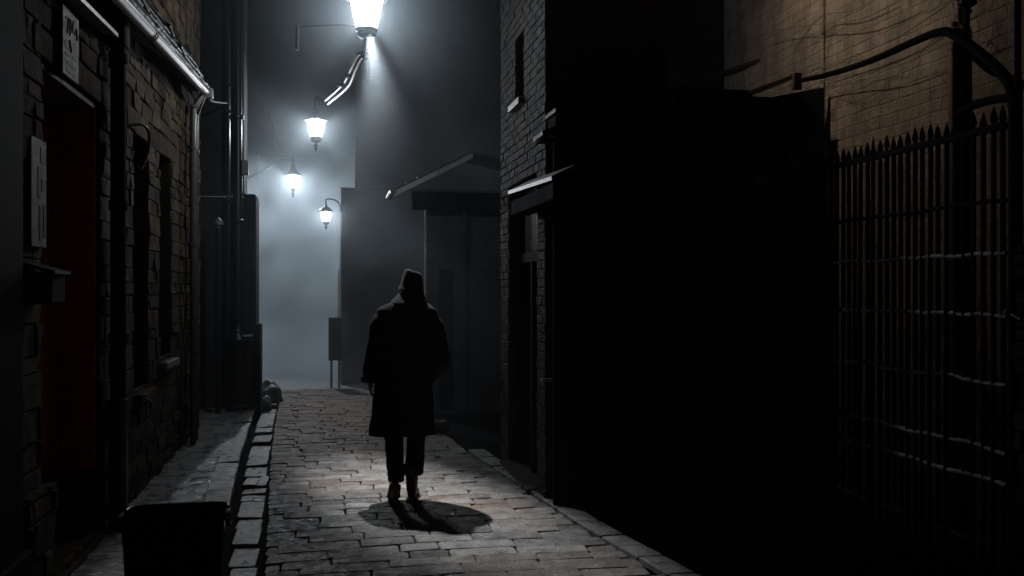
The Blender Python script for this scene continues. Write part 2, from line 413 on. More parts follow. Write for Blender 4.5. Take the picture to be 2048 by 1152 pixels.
b = MB(); b.box(LX-.4, LX-.012, DOOR[0]+.046, DOOR[1]-.046, DOOR[3]-.045, DOOR[3]-.003); b.build('door_head', M['brownwood'], lh)
for yy in (DOOR[0], DOOR[1]-.045): b = MB(); b.box(LX-.4, LX-.012, yy, yy+.045, DOOR[2], .557); b.build('lining_base', M['blackpaint'], lh)
b = MB(); b.box(LX-.42, LX+.05, DOOR[0]-.3, DOOR[1]+.0, 0, .125, .02); b.build('doorstep', M['rubble'], lh)
b = MB(); blocks(b, LX+.06, 4.72, 5.14, 0, .72, .2, .16, (), 1, .014, dep=.03); b.box(LX-.001, LX+.062, 4.71, 5.13, 0, .71, .01); b.build('plinth', M['rubble'], lh)
for i, wn in enumerate((W1, W2)):
    b = MB(); a, c, d, e = wn
    for k in range(2):
        ya = a+.03+k*(c-a-.05)/2; b.box(LX-.2, LX-.16, ya, ya+(c-a-.07)/2, d+.04, e-.04, .004)
        for q in range(3):
            z0 = d+.12+q*(e-d-.2)/3; b.box(LX-.165, LX-.15, ya+.05, ya+(c-a-.07)/2-.05, z0, z0+(e-d-.2)/3-.08, .004)
    wf = b.build('window', M['brownwood'], lh)
    b = MB()
    for p in ((a, a+.03), (c-.03, c)): b.box(LX-.22, LX-.1, p[0], p[1], d, e)
    b.box(LX-.22, LX-.1, a+.031, c-.031, e-.035, e-.001); b.box(LX-.22, LX-.1, a+.031, c-.031, d+.001, d+.035); b.build('frame', M['brownwood'], wf)
    b = MB(); b.box(LX-.2, LX+.09, a-.03, c+.03, d-.07, d-.001, .012); b.build('sill', M['lead'] if i else M['rubble'], wf)
# eaves roof and gutter
b = MB(); y = 4.4
while y < 10.1:
    wd = random.uniform(.2, .28)
    gz = lambda yy: 3.545+(yy-6)*.067
    for r_ in range(4):
        t0, t1 = r_/4, (r_+1)/4+.05
        p = lambda yy, t, o: (LX+.22-.24*t, yy, gz(yy)+.06+.45*t+o)
        off = random.uniform(-.01, .02); lift = random.uniform(0, .03) + (.06 if random.random() < .08 else 0)
        ya = y+off; yb = y+wd-.01+off
        v = [p(ya, t0, .02+lift), p(yb, t0, .02+lift*.4), p(yb, t1, 0), p(ya, t1, 0)]
        v2 = [(q[0]-.01, q[1], q[2]-.018) for q in v]
        b.add(v+v2, [(0,1,2,3),(7,6,5,4),(0,4,5,1),(1,5,6,2),(2,6,7,3),(3,7,4,0)], random.random())
    y += wd
rf = b.build('eaves_roof', M['slate'], lh)
b = MB()
b.add([(LX+.005, 4.3, gz(4.3)+.02), (LX+.2, 4.3, gz(4.3)+.02), (LX+.2, 10.1, gz(10.1)+.02), (LX+.005, 10.1, gz(10.1)+.02), (LX+.005, 4.3, gz(4.3)+.5), (LX+.2, 4.3, gz(4.3)+.07), (LX+.2, 10.1, gz(10.1)+.07), (LX+.005, 10.1, gz(10.1)+.5)],
      [(0,1,2,3),(4,5,1,0),(7,3,2,6),(4,0,3,7),(1,5,6,2),(4,7,6,5)])
b.build('soffit', M['blackpaint'], rf)
b = MB(); b.tube([(LX+.21, yy, gz(yy)) for yy in (4.2, 5.5, 7, 8.5, 10.0)], .042, 14); b.build('gutter_pipe', M['zinc'], lh, True)
for yy in (7.0, 7.06, 9.95): b = MB(); b.tube([(LX+.21, yy-.012, gz(yy)), (LX+.21, yy+.012, gz(yy))], .048, 14); b.build('gutter_joint', M['lead'], lh, True)
b = MB(); b.box(LX+.17, LX+.28, 9.97, 10.06, gz(10)-.06, gz(10)+.05, .01)
b.build('gutter_end', M['lead'], lh, True)
for yy, rr, x_ in ((9.85, .03, LX+.1), (10.12, .036, LX+.08)):
    b = MB(); b.tube(smooth_path([(LX+.2, 9.9, gz(10)-.03), (x_+.02, yy, 3.62), (x_, yy, 3.45), (x_, yy, 1.5), (x_, yy, .1)], 5), rr, 10)
    for z in (3.2, 2.2, 1.1): b.lathe([(rr+.012, -.02), (rr+.012, .02)], (x_, yy, z), 10); b.box(LX, x_, yy-.01, yy+.01, z-.01, z+.01)
    b.build('downpipe', M['steelpipe'], lh, True)
b = MB(); yy = 6.52
b.tube([(LX+.09, yy, 3.42), (LX+.09, yy, .1)], .05, 16)
for z in (3.3, 2.3, 1.4): b.lathe([(.062, -.03), (.062, .03)], (LX+.09, yy, z), 16)
b.box(LX, LX+.15, yy-.08, yy+.08, 3.38, 3.62, .01)
dp = b.build('downpipe', M['blackpaint'], lh, True)
b = MB(); b.lathe([(.064, .08), (.064, .95), (.07, .955), (.07, .985), (.05, .99)], (LX+.09, yy, 0), 18); b.build('pipe_sleeve', M['iron'], dp, True)
b = MB()   # ledge over the door
b.add([(LX, 5.0, 3.42), (LX+.13, 5.0, 3.36), (LX+.13, 6.34, 3.42), (LX, 6.34, 3.48), (LX, 5.0, 3.36), (LX+.13, 5.0, 3.335), (LX+.13, 6.34, 3.395), (LX, 6.34, 3.42)], [(0,1,2,3),(7,6,5,4),(0,4,5,1),(1,5,6,2),(2,6,7,3),(3,7,4,0)])
b.build('door_ledge', M['lead'], lh)
# dark pilaster at the near end
b = MB(); b.box(LX-.2, LX+.09, 3.5, 4.60, -.02, 6, .01); b.box(LX-.15, LX+.12, 3.5, 4.64, -.02, .5, .01); b.build('pilaster', M['blackpaint'], lh)
# small items on the house wall
sg = thing('notice_board', (LX+.05, 5.5, 3.1), 'weathered pale notice board with faded dark scrawl above the maroon doorway', 'sign')
b = MB(); b.box(LX+.035, LX+.055, 5.36, 5.68, 2.93, 3.31, .004); b.build('board', M['paper'], sg)
b = MB()
def stroke(mb, pts, X, r=.006): mb.tube([(X, p[0], p[1]) for p in pts], r, 6)
for pts in ([(5.41,3.25),(5.46,3.26),(5.44,3.17)], [(5.49,3.17),(5.50,3.26),(5.54,3.2),(5.56,3.27)], [(5.58,3.2),(5.62,3.24),(5.64,3.18)], [(5.48,3.14),(5.52,3.08)]): stroke(b, pts, LX+.056)
for (a, c, d, e) in ((5.4,5.46,3.08,3.12),(5.41,5.5,3.045,3.06),(5.44,5.62,3.0,3.02),(5.42,5.6,2.955,2.975),(5.55,5.62,3.05,3.07)): b.box(LX+.0545, LX+.0575, a, c, d, e)
b.build('lettering', M['ink'], sg)
for z in (2.97, 3.27):
    for yy in (5.38, 5.64): b = MB(); b.box(LX+.0, LX+.034, yy, yy+.02, z-.01, z+.01); b.build('wall_fixing', M['iron'], sg)
ps = thing('poster', (LX+.04, 4.95, 2.3), 'tall faded grey poster on the stone pier left of the maroon doorway', 'poster')
b = MB(); b.box(LX+.03, LX+.045, 4.86, 5.1, 1.95, 2.5, .002); b.build('sheet', M['paper'], ps)
b = MB()
for (a, c, d, e) in ((5.0,5.08,2.38,2.46),(4.96,5.0,2.2,2.36),(5.02,5.09,2.24,2.3),(4.98,5.03,1.98,2.16),(5.05,5.09,2.0,2.17)): b.box(LX+.0445, LX+.0475, a, c, d, e)
b.build('print', M['ink'], ps)
lb = thing('letter_box', (LX+.05, 4.9, 1.75), 'small black metal box on the stone pier below the faded poster', 'letter box')
b = MB(); b.box(LX+.02, LX+.16, 4.78, 5.02, 1.66, 1.82, .012); b.build('body', M['blackpaint'], lb)
b = MB(); b.add([(LX+.02, 4.76, 1.87), (LX+.02, 5.04, 1.87), (LX+.18, 5.04, 1.825), (LX+.18, 4.76, 1.825), (LX+.02, 4.76, 1.85), (LX+.02, 5.04, 1.85), (LX+.18, 5.04, 1.81), (LX+.18, 4.76, 1.81)], [(0,1,2,3),(4,7,6,5),(0,4,5,1),(1,5,6,2),(2,6,7,3),(3,7,4,0)]); b.build('lid', M['iron'], lb)
tp = thing('wall_tap', (LX+.05, 7.3, .75), 'small metal tap and hook low on the stone wall under the first window', 'tap')
b = MB(); b.tube(smooth_path([(LX, 7.45, .86), (LX+.09, 7.45, .87), (LX+.13, 7.45, .84), (LX+.13, 7.45, .8)], 5), .014, 8); b.build('spout', M['lead'], tp, True)
b = MB(); b.lathe([(.03, -.006), (.03, .006)], (LX+.08, 7.45, .91), 10); b.tube([(LX+.08, 7.45, .88), (LX+.08, 7.45, .905)], .008, 6); b.build('handle', M['lead'], tp, True)
hk = MB(); hk.tube(smooth_path([(LX, 7.15, 2.95), (LX+.1, 7.25, 2.98), (LX+.14, 7.3, 2.93), (LX+.12, 7.4, 2.8), (LX+.05, 7.5, 2.68), (LX+.02, 7.6, 2.7)], 6), .012, 8)
tag(hk.build('loose_cable', M['iron'], None, True), 'loose loop of black cable hanging on the stone wall above the first window', 'cable')

# ------------------------------------------------------------------ low building beyond on the left
l2 = thing('rendered_building', (-2.4, 14, 0), 'dark rendered building end jutting into the lane behind the iron pole', 'building')
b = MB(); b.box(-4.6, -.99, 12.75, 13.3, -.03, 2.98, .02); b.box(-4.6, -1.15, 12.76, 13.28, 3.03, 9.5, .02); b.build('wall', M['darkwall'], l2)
b = MB(); b.box(-1.149, -1.0, 12.74, 13.32, 2.982, 3.02, .008); b.build('coping', M['shed'], l2)
b = MB(); b.box(-1.0, -.93, 12.72, 13.1, -.02, 1.25, .02); b.build('corner_guard', M['darkwall'], l2)
tb = thing('tall_building', (-5, 25, 0), 'tall dark building fading into fog behind the low rendered one', 'building')
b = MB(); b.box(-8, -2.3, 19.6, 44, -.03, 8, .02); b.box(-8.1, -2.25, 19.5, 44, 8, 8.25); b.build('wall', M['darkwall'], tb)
for yy in (21, 24, 27, 30):
    for z in (1.6, 4.6):
        wq = MB(); wq.box(-2.31, -2.295, yy, yy+.9, z, z+1.5); wo = wq.build('window', M['glassdark'], tb)
        wq = MB(); wq.box(-2.32, -2.2, yy-.1, yy+1, z-.1, z-.005); wq.build('sill', M['darkwall'], wo)

# ------------------------------------------------------------------ iron pole
po = thing('iron_pole', (-1.21, 12.55, 0), 'tall slim black iron pole with cable pipe in front of the low dark building', 'pole')
b = MB(); b.lathe([(.16, .0), (.16, .08), (.12, .12), (.12, .9), (.135, .93), (.135, .98), (.07, 1.08), (.062, 1.2), (.055, 4.5), (.05, 9.5), (.01, 9.55)], (-1.21, 12.55, .08), 20); b.build('shaft', M['iron'], po, True)
b = MB(); b.tube([(-1.33, 12.56, .1), (-1.33, 12.56, 9.4)], .022, 8)
for z in (1.6, 2.9, 4.1, 4.45, 6): b.box(-1.36, -1.2, 12.535, 12.575, z-.02, z+.02, .004)
b.build('cable_pipe', M['iron'], po, True)
for z in (1.05, 2.55, 3.95): b = MB(); b.lathe([(.075, -.03), (.085, -.02), (.085, .02), (.075, .03)], (-1.21, 12.55, z+.08), 18); b.build('collar', M['iron'], po, True)
b = MB(); b.box(-1.16, -1.07, 12.49, 12.55, 3.25, 3.45, .01); b.build('junction_box', M['lead'], po)
b = MB(); b.box(-1.15, -1.02, 12.47, 12.56, 1.09, 1.115, .004); b.build('step_bracket', M['zinc'], po)
vp = thing('vent_pipe', (-1.42, 12.2, .1), 'short dark vent pipe with bright cap left of the iron pole', 'vent pipe')
b = MB(); b.tube([(-1.42, 12.2, .08), (-1.42, 12.2, 2.52)], .04, 12); b.build('pipe', M['iron'], vp, True)
b = MB(); b.lathe([(.06, 2.56), (.06, 2.6), (.01, 2.66)], (-1.42, 12.2, 0), 12); b.tube([(-1.42, 12.2, 2.5), (-1.42, 12.2, 2.57)], .02, 8); b.build('cap', M['lead'], vp, True)
cb = MB(); cb.tube(smooth_path([(LX+.24, 10.04, 3.86), (-1.36, 11.0, 3.93), (-1.33, 12.5, 4.2)], 8), .012, 6)
tag(cb.build('stay_wire', M['lead'], None, True), 'thin grey stay wire from the gutter end to the iron pole', 'wire')

# ------------------------------------------------------------------ street lamps
def lamp(loc, label, scale=1., power=200, color=(.9, .95, 1), bottom='finial', warm=False, dome=False, unlit=False, low=False, slim=1., group='glowing lanterns hanging along the lane'):
    """origin = bottom of the glass"""
    root = thing('street_lamp', loc, label, 'street lamp', group); root.scale = (1, 1, 1)
    s = scale; n = 6; HH = .27*s; rb, rt = .098*s, .158*s
    def lt(prof, nn=n): m = MB(); m.lathe([(r*s, z*s) for r, z in prof], (0, 0, 0), nn); return m
    m = MB(); m.lathe([(rb, 0), (rt, HH)], (0, 0, 0), n, cap=False)
    if not unlit: m.build('glass', M['litwarm'] if warm else M['litpane'], root, local=True)
    else: m.build('glass', M['glassdark'], root, local=True)
    m = MB()
    for i in range(n):
        a = 2*math.pi*i/n
        m.tube([(rb*math.cos(a)*1.02, rb*math.sin(a)*1.02, 0), (rt*math.cos(a)*1.02, rt*math.sin(a)*1.02, HH)], .0055*s, 6)
    m.build('frame', M['iron'], root, local=True)
    if dome: m = lt([(.16, .268), (.2, .27), (.2, .285), (.17, .33), (.11, .39), (.05, .43), (.03, .46), (.03, .5), (.001, .51)], 20)
    else: m = lt([(.16, .268), (.2, .27), (.2, .288), (.13, .35), (.085, .40), (.075, .43), (.05, .45), (.055, .49), (.035, .52), (.03, .58), (.045, .61), (.03, .66), (.001, .68)], 12)
    m.build('cap', M['iron'], root, not False, local=True)
    m = lt([(.09, .0), (.105, -.005), (.105, -.02), (.085, -.03), (.085, -.055), (.095, -.062), (.06, -.09), (.02, -.1)], 16)
    m.v = [Vector((v.x*slim, v.y*slim, v.z)) for v in m.v]; m.build('base_ring', M['iron'], root, True, local=True)
    if bottom == 'finial':
        m = lt([(.02, -.09), (.02, -.12), (.045, -.135), (.045, -.15), (.02, -.17), (.03, -.19), (.012, -.22), (.001, -.26)], 12); m.build('finial', M['iron'], root, True, local=True)
    if not unlit:
        m = MB(); m.lathe([(.01, .09*s), (.03*s, .1*s), (.035*s, .15*s), (.02*s, .19*s), (.005, .2*s)], (0, 0, 0), 12); m.build('bulb', M['litwarm'] if warm else M['litpane'], root, True, local=True)
        ld = bpy.data.lights.new('lamp_light', 'POINT'); ld.energy = power; ld.color = color; ld.shadow_soft_size = .035
        lo = bpy.data.objects.new('lamp_light', ld); COL.objects.link(lo); lo.parent = root; lo.location = (0, 0, .14*s)
    if low: lo.location = (0, 0, -.17*s)
    return root
L1P = W(733, 57, Y=8.70); L2P = W(632, 274, Y=13.6); L3P = W(586, 375, Y=18.5); L4P = W(652, 443, Y=16.25)
P1, P2, P3, P4, P5 = 100, 105, 340, 36, 120
r1 = lamp(L1P, 'nearest and brightest lantern at the top edge of the picture, above the walking person', 1.02, P1, bottom='none')
m = MB(); o = L1P
m.tube([(o.x, o.y, o.z-.09), (o.x, o.y, o.z-.26)], .018, 8); m.lathe([(.03, -.27), (.035, -.25), (.02, -.23)], (o.x, o.y, o.z), 12); m.box(o.x-.02, o.x+.13, o.y-.01, o.y+.01, o.z-.47, o.z-.455)
m.box(o.x-.03, o.x+.03, o.y-.02, o.y+.02, o.z-.5, o.z-.27, .006)
m.build('stem', M['void'], r1, True)
m = MB(); m.tube(smooth_path([(o.x-.1, o.y, o.z+.02), (o.x-.3, o.y-.02, o.z+.01), (o.x-.6, o.y-.05, o.z-.04), (o.x-.64, o.y-.05, o.z-.07)], 6), .008, 6); m.tube([(o.x-.64, o.y-.05, o.z-.03), (o.x-.645, o.y-.05, o.z-.25)], .018, 8); m.build('side_arm', M['iron'], r1, True)
m = MB(); m.tube([(o.x, o.y, o.z+.66), (o.x, o.y, o.z+1.9)], .012, 8); m.tube([(LX, o.y, o.z+2.5), (o.x, o.y, o.z+1.9), (2.1, o.y, o.z+2.6)], .008, 6); m.build('hanger', M['iron'], r1, True)
sd = bpy.data.lights.new('added_pool_spot', 'SPOT'); sd.energy = 1350; sd.color = (.95, .97, 1); sd.spot_size = R(72); sd.spot_blend = 1; sd.shadow_soft_size = .035  # unseen elliptical spot added below the lantern to make the pool on the road
so = bpy.data.objects.new('added_pool_spot', sd); COL.objects.link(so); so.parent = r1; so.location = (.02, -.2, -.11)
so.scale = (.33, 1, 1); so.rotation_euler = Vector((.38, -1.2, -4.3)).to_track_quat('-Z', 'Y').to_euler()
r2 = lamp(L2P, 'second lantern of the row, hanging below the twin curved pipes', .88, P2)
r3 = lamp(L3P, 'third lantern of the row, lowest on the left over the foggy passage', .86, P3, slim=.45)
m = MB(); m.tube(smooth_path([(L3P.x, L3P.y, L3P.z+.5), (L3P.x-.02, L3P.y, L3P.z+.62), (L3P.x-.25, L3P.y, L3P.z+.55), (L3P.x-.6, L3P.y, L3P.z+.3), (L3P.x-1.0, L3P.y, L3P.z+.12)], 6), .022, 8)
m.tube([(L3P.x-1.0, L3P.y, 0), (L3P.x-1.0, L3P.y, L3P.z+.2)], .05, 12); m.build('bracket', M['iron'], r3, True)
r4 = lamp(L4P, 'small domed lantern on a curved bracket at the corner of the far wall', .62, P4, dome=True)
m = MB(); q = L4P
m.tube(smooth_path([(q.x, q.y, q.z+.3), (q.x+.0, q.y, q.z+.38), (q.x+.06, q.y, q.z+.40), (q.x+.18, q.y, q.z+.37), (q.x+.245, q.y, q.z+.28), (q.x+.25, q.y+.06, q.z+.18)], 6), .013, 8); m.build('bracket', M['iron'], r4, True)
# twin curved conduit from lamp one down to lamp two
A = Vector((o.x, o.y, o.z-.3)); 
b = MB()
for off in (0, 1):
    e = Vector((.045*off, 0, -.05*off))
    c0 = W(720+off*6, 107+off*6, Y=8.75); c1 = W(704+off*8, 135+off*5, Y=9.6); c2 = W(686+off*10, 168+off*5, Y=11); c3 = W(650+off*6, 201+off*6, Y=13.3)
    b.tube(smooth_path([A+e*.2, c0, c1, c2, c3], 8), .022+.004*off, 10)
b.build('conduit_mesh', M['conduit'], None, True); cd = bpy.data.objects['conduit_mesh']; cd.name = 'twin_conduit'
tag(cd, 'twin curved grey pipes sweeping from under the brightest lantern to the second', 'pipes')
for (px, py, yy) in ((709, 125, 9.3), (696, 152, 10.1), (680, 170, 10.9)):
    b = MB(); c = W(px, py, Y=yy); b.lathe([(.04, -.015), (.046, 0), (.04, .015)], c, 10); b.build('clamp', M['conduit'], cd, True)
b = MB(); c3 = W(650, 204, Y=13.3); b.tube([c3, (L2P.x, L2P.y, L2P.z+.6)], .015, 8)
b.build('end_link', M['conduit'], cd, True)

# ------------------------------------------------------------------ centre buildings
# far wall with sign
fw = thing('far_building', (2, 18, 0), 'far dark rendered building in fog with the domed lantern on its corner', 'building')
b = MB(); b.box(.19, 6, 16.3, 30, -.03, 3.5, .015); b.box(.44, 6, 16.6, 16.72, 3.54, 9.5, .01); b.build('wall', M['darkwall'], fw)
b = MB(); b.box(.185, 6, 16.29, 30, 3.502, 3.53, .005); b.build('coping', M['shed'], fw)
b = MB(); b.box(.16, .182, 18.2, 19.1, .0, 2.1); b.build('door', M['brownwood'], fw)
nb = thing('post_sign', (.06, 15.9, 0), 'dark upright sign panel on two legs by the foggy passage corner', 'sign')
c = W(670, 678, Y=15.8)
b = MB(); b.box(c.x-.11, c.x+.12, 15.78, 15.83, c.z-.37, c.z+.37, .008); b.build('panel', M['darkwall'], nb)
for dx in (-.06, .07):
    b = MB(); b.box(c.x+dx-.018, c.x+dx+.018, 15.79, 15.82, 0, c.z-.365); b.build('leg', M['iron'], nb)
# gabled building with overhanging roof
gb = thing('gabled_house', (3, 13.2, 0), 'dark house with a low overhanging gable roof behind the walking person', 'house')
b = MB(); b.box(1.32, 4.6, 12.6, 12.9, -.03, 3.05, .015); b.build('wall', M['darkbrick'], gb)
pL = W(790, 378, Y=12.3); pR = W(945, 302, Y=12.3)
b = MB(); x0, z0, x1, z1 = pL.x, pL.z, pR.x, pR.z
def slab(mb, a, c, y0, y1, th):
    v = [(a[0], y0, a[1]), (c[0], y0, c[1]), (c[0], y1, c[1]), (a[0], y1, a[1])]
    mb.add(v+[(p[0], p[1], p[2]-th) for p in v], [(0,1,2,3),(7,6,5,4),(0,4,5,1),(1,5,6,2),(2,6,7,3),(3,7,4,0)])
for k in range(7):
    t0, t1 = k/7, (k+1)/7+.02
    slab(b, (x0+(x1-x0)*t0, z0+(z1-z0)*t0+.012), (x0+(x1-x0)*t1, z0+(z1-z0)*t1), 12.3, 13.1, .035)
slab(b, (x1, z1), (4.7, z1-.6), 12.3, 13.1, .05)
grf = b.build('roof', M['slate'], gb)
b = MB(); slab(b, (x0-.01, z0-.03), (x0+(x1-x0)*.55, z0-.03+(z1-z0)*.55), 12.26, 12.295, .07); slab(b, (x0+(x1-x0)*.56, z0-.03+(z1-z0)*.56), (x1, z1-.03), 12.26, 12.295, .07); b.build('verge_board', M['lead'], grf)
b = MB(); b.tube([(x0-.03, 12.24, z0-.03), (x0-.03, 13.1, z0-.03)], .045, 10); b.build('gutter', M['iron'], grf, True)
b = MB(); c0 = W(822, 392, Y=12.58); c1 = W(1000, 420, Y=12.58); b.box(c0.x, c1.x, 12.4, 12.585, c1.z-.02, c0.z+.05, .01); b.build('fascia', M['shed'], gb)
b = MB(); b.tube([(1.85, 12.52, 0), (1.85, 12.52, 3.0)], .045, 10)
for z in (.5, 1.5, 2.4): b.lathe([(.056, -.02), (.056, .02)], (1.85, 12.52, z), 10)
b.build('downpipe', M['darkwall'], gb, True)
b = MB(); b.box(1.5, 1.7, 12.585, 12.605, .02, 2.0); b.build('door', M['shed'], gb)
# brick tower house with door
TX = 1.72; TY0, TY1 = 7.1, 9.05
bh = thing('brick_house', (3, 8, 0), 'narrow tall brick house with a slit window, lead door canopy and grey brown door', 'house')
TD = (7.42, 8.62, .06, 2.72); TW = (7.92, 8.28, 3.66, 4.36)
wn0 = W(1032, 90, X=TX); wn1 = W(1049, 195, X=TX)
TW = (wn1.y-.0, wn0.y, wn1.z, wn0.z+.06)
b = MB(); wall_with_holes(b, TX, TX+.3, TY0, TY1, -.03, 8.5, [TD, TW]); b.box(TX+.31, 2.75, TY0, TY1+.0, -.03, 8.5); b.build('wall', M['rubble_bed'], bh)
b = MB(); blocks(b, TX, TY0, TY1, .02, 7, .225, .075, [(TD[0]-.02, TD[1]+.02, 0, TD[3]), TW], -1, .005, dep=.012)
blocks(b, TY1, TX-.005, 2.6, .02, 7, .225, .075, [], 1, .005, axis='y', dep=.012)
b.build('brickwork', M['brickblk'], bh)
b = MB(); b.box(TX+.16, TX+.2, TD[0]+.08, 7.98, TD[2]+.04, 1.98, .004); b.box(TX+.15, TX+.165, TD[0]+.16, 7.9, .3, 1.0, .004); b.box(TX+.15, TX+.165, TD[0]+.16, 7.9, 1.15, 1.85, .004)
dr = b.build('door', M['doorgrey'], bh)
b = MB(); b.lathe([(.001, -.02), (.022, -.01), (.022, .01), (.001, .02)], (TX+.12, 7.88, 1.05), 12); b.tube([(TX+.12, 7.88, 1.05), (TX+.17, 7.88, 1.05)], .008, 6); b.build('handle', M['lead'], dr, True)
b = MB(); b.box(TX+.17, TX+.21, 8.04, TD[1]-.05, TD[2]+.04, 1.98, .004); b.build('side_panel', M['shed'], bh)
b = MB(); b.box(TX+.14, TX+.18, TD[0]+.06, TD[1]-.06, 2.08, TD[3]-.04, .006); b.build('overdoor_panel', M['doorgrey'], bh)
b = MB()
for ya in (TD[0], TD[1]-.06): b.box(TX+.05, TX+.24, ya, ya+.06, TD[2], TD[3]-.002)
b.box(TX+.08, TX+.24, TD[0]+.062, TD[1]-.062, 1.98, 2.07); b.box(TX+.08, TX+.24, 7.985, 8.035, TD[2], 1.978); b.build('door_frame', M['blackpaint'], bh)
b = MB(); b.box(TX-.1, TX+.3, TD[0]-.05, TD[1]+.05, 0, .055, .012); b.build('doorstep', M['rubble'], bh)
c0 = W(1016, 382, X=TX-.18); c1 = W(1103, 352, X=TX-.18)
b = MB(); zc = (c0.z+c1.z)/2
v = [(TX+.0, c1.y, c1.z+.09), (TX-.18, c1.y, c1.z), (TX-.18, c0.y, c0.z), (TX+.0, c0.y, c0.z+.09)]
b.add(v+[(p[0], p[1], p[2]-.03) for p in v], [(0,1,2,3),(7,6,5,4),(0,4,5,1),(1,5,6,2),(2,6,7,3),(3,7,4,0)])
b.build('canopy', M['lead'], bh)
b = MB(); b.box(TX-.16, TX-.001, c1.y+.03, c0.y-.03, min(c0.z, c1.z)-.16, min(c0.z, c1.z)-.035, .01); b.build('canopy_soffit', M['shed'], bh)
b = MB(); b.box(TX+.14, TX+.16, TW[0], TW[1], TW[2], TW[3]); wo = b.build('window', M['glassdark'], bh)
b = MB(); b.box(TX-.07, TX+.12, TW[0]-.05, TW[1]+.05, TW[2]-.06, TW[2]-.002, .008); b.build('sill', M['lead'], wo)
b = MB(); bx = W(1093, 760, X=TX-.06); b.box(TX-.1, TX-.012, bx.y-.03, bx.y+.03, bx.z-.012, bx.z+.012, .004); b.build('bracket', M['lead'], bh);
# dark shed with stepped sloping roofs
sh = thing('lean_to_shed', (3, 7, 0), 'black boarded lean-to shed with sloping roofs between brick house and railings', 'shed')
SY = 6.86
b = MB(); p0 = W(1110, 262, Y=SY); p1 = W(1600, 160, Y=SY)
v = [(1.722, -.03), (4.05, -.03), (4.05, p1.z-.05), (1.722, p0.z-.06)]
b.add([(x, SY, z) for x, z in v]+[(x, SY+.03, z) for x, z in v], [(0,1,2,3),(7,6,5,4),(0,4,5,1),(1,5,6,2),(2,6,7,3),(3,7,4,0)])
x = 1.95
while x < 4.0: b.box(x, x+.02, SY-.015, SY-.001, .0, 2.9+.2*(x-1.9)/2.1); x += .16
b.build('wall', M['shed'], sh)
segs = [((1085, 262), (1150, 236)), ((1110, 216), (1212, 187)), ((1205, 190), (1385, 176)), ((1378, 164), (1516, 118)), ((1497, 182), (1592, 148))]
for i, (a, c) in enumerate(segs):
    p, q = W(*a, Y=SY-.12), W(*c, Y=SY-.12)
    b = MB(); slab(b, (p.x, p.z), (q.x, q.z), SY-.12-.012*i, SY+.2, .03)
    ro = b.build('roof', M['slate'], sh)
    b = MB(); b.box(p.x+.02, q.x-.02, SY-.05-.006*i, SY+.19, 2.9, min(p.z, q.z)-.032); b.build('gable_board', M['shed'], ro)
b = MB(); p, q = W(1600, 245, Y=SY-.1), W(1645, 300, Y=SY-.1); b.box(p.x-.1, q.x, SY-.12, SY-.02, q.z-.5, p.z, .01); b.build('vent_box', M['shed'], sh)

# ------------------------------------------------------------------ tall warm-lit building on the right
RX = 4.12
rw = thing('tall_brick_building', (RX+1, 4, 0), 'tall brown rendered brick building rising behind the spiked railings', 'building')
b = MB(); b.box(RX, RX+3, -3, 8.96, -.03, 9.5); b.build('wall', M['warmbrick'], rw)
b = MB(); s0 = W(1640, 60, X=RX-.04); b.box(RX-.025, RX-.001, s0.y-.02, s0.y+.03, 3.0, 9.4, .008); s1 = W(1913, 200, X=RX-.04); b.box(RX-.05, RX-.001, s1.y-.03, s1.y+.03, 0, 3.6, .01); b.build('render_seam', M['warmbrick'], rw)
b = MB(); b.tube([(RX-.06, s1.y, 0), (RX-.06, s1.y, 3.5)], .035, 10)
b.build('downpipe', M['brownwood'], rw, True)
wl = lamp((RX-1.5, 6.5, 5.0), 'warm wall lantern just above the frame on the brown building', 1., 2, (1, .74, .5), warm=True, group=None)
m = MB(); m.tube(smooth_path([(RX-1.5, 6.5, 5.5), (RX-1.44, 6.5, 5.68), (RX-.6, 6.5, 5.7), (RX, 6.5, 5.55)], 6), .018, 8); m.build('bracket', M['iron'], wl, True)
ws = bpy.data.lights.new('warm_light', 'SPOT'); ws.energy = 760; ws.color = (1, .81, .63); ws.spot_size = R(118); ws.spot_blend = 1; ws.shadow_soft_size = .05
wo_ = bpy.data.objects.new('warm_light', ws); COL.objects.link(wo_); wo_.parent = wl; wo_.location = (0, 0, -.13); wo_.rotation_euler = Vector((1.5, 0, -.75)).to_track_quat('-Z', 'Y').to_euler()
dk = W(1935, 22, X=RX-.35)
ul = lamp((dk.x, dk.y, dk.z+.08), 'unlit black wall lantern at the top edge above the railings', .6, 0, unlit=True, group=None)
m = MB(); m.tube(smooth_path([(dk.x, dk.y, dk.z+.05), (dk.x, dk.y, dk.z-.2), (dk.x+.15, dk.y, dk.z-.35), (RX, dk.y, dk.z-.4)], 6), .02, 8); m.build('bracket', M['ironrough'], ul, True)
# near right pier
pr = thing('brick_pier', (3.3, 3.2, 0), 'rough brick gate pier at the right edge beside the railings', 'pier')
pc = W(2037, 800, X=3.36)
b = MB(); b.box(3.3, 3.75, 2.6, pc.y-.05, -.03, 1.95, .02); b.build('core', M['rubble_bed'], pr)
b = MB(); blocks(b, 3.3, 2.6, pc.y-.05, 0, 1.95, .22, .08, (), -1, .012, dep=.02); b.build('brickwork', M['rubble'], pr)

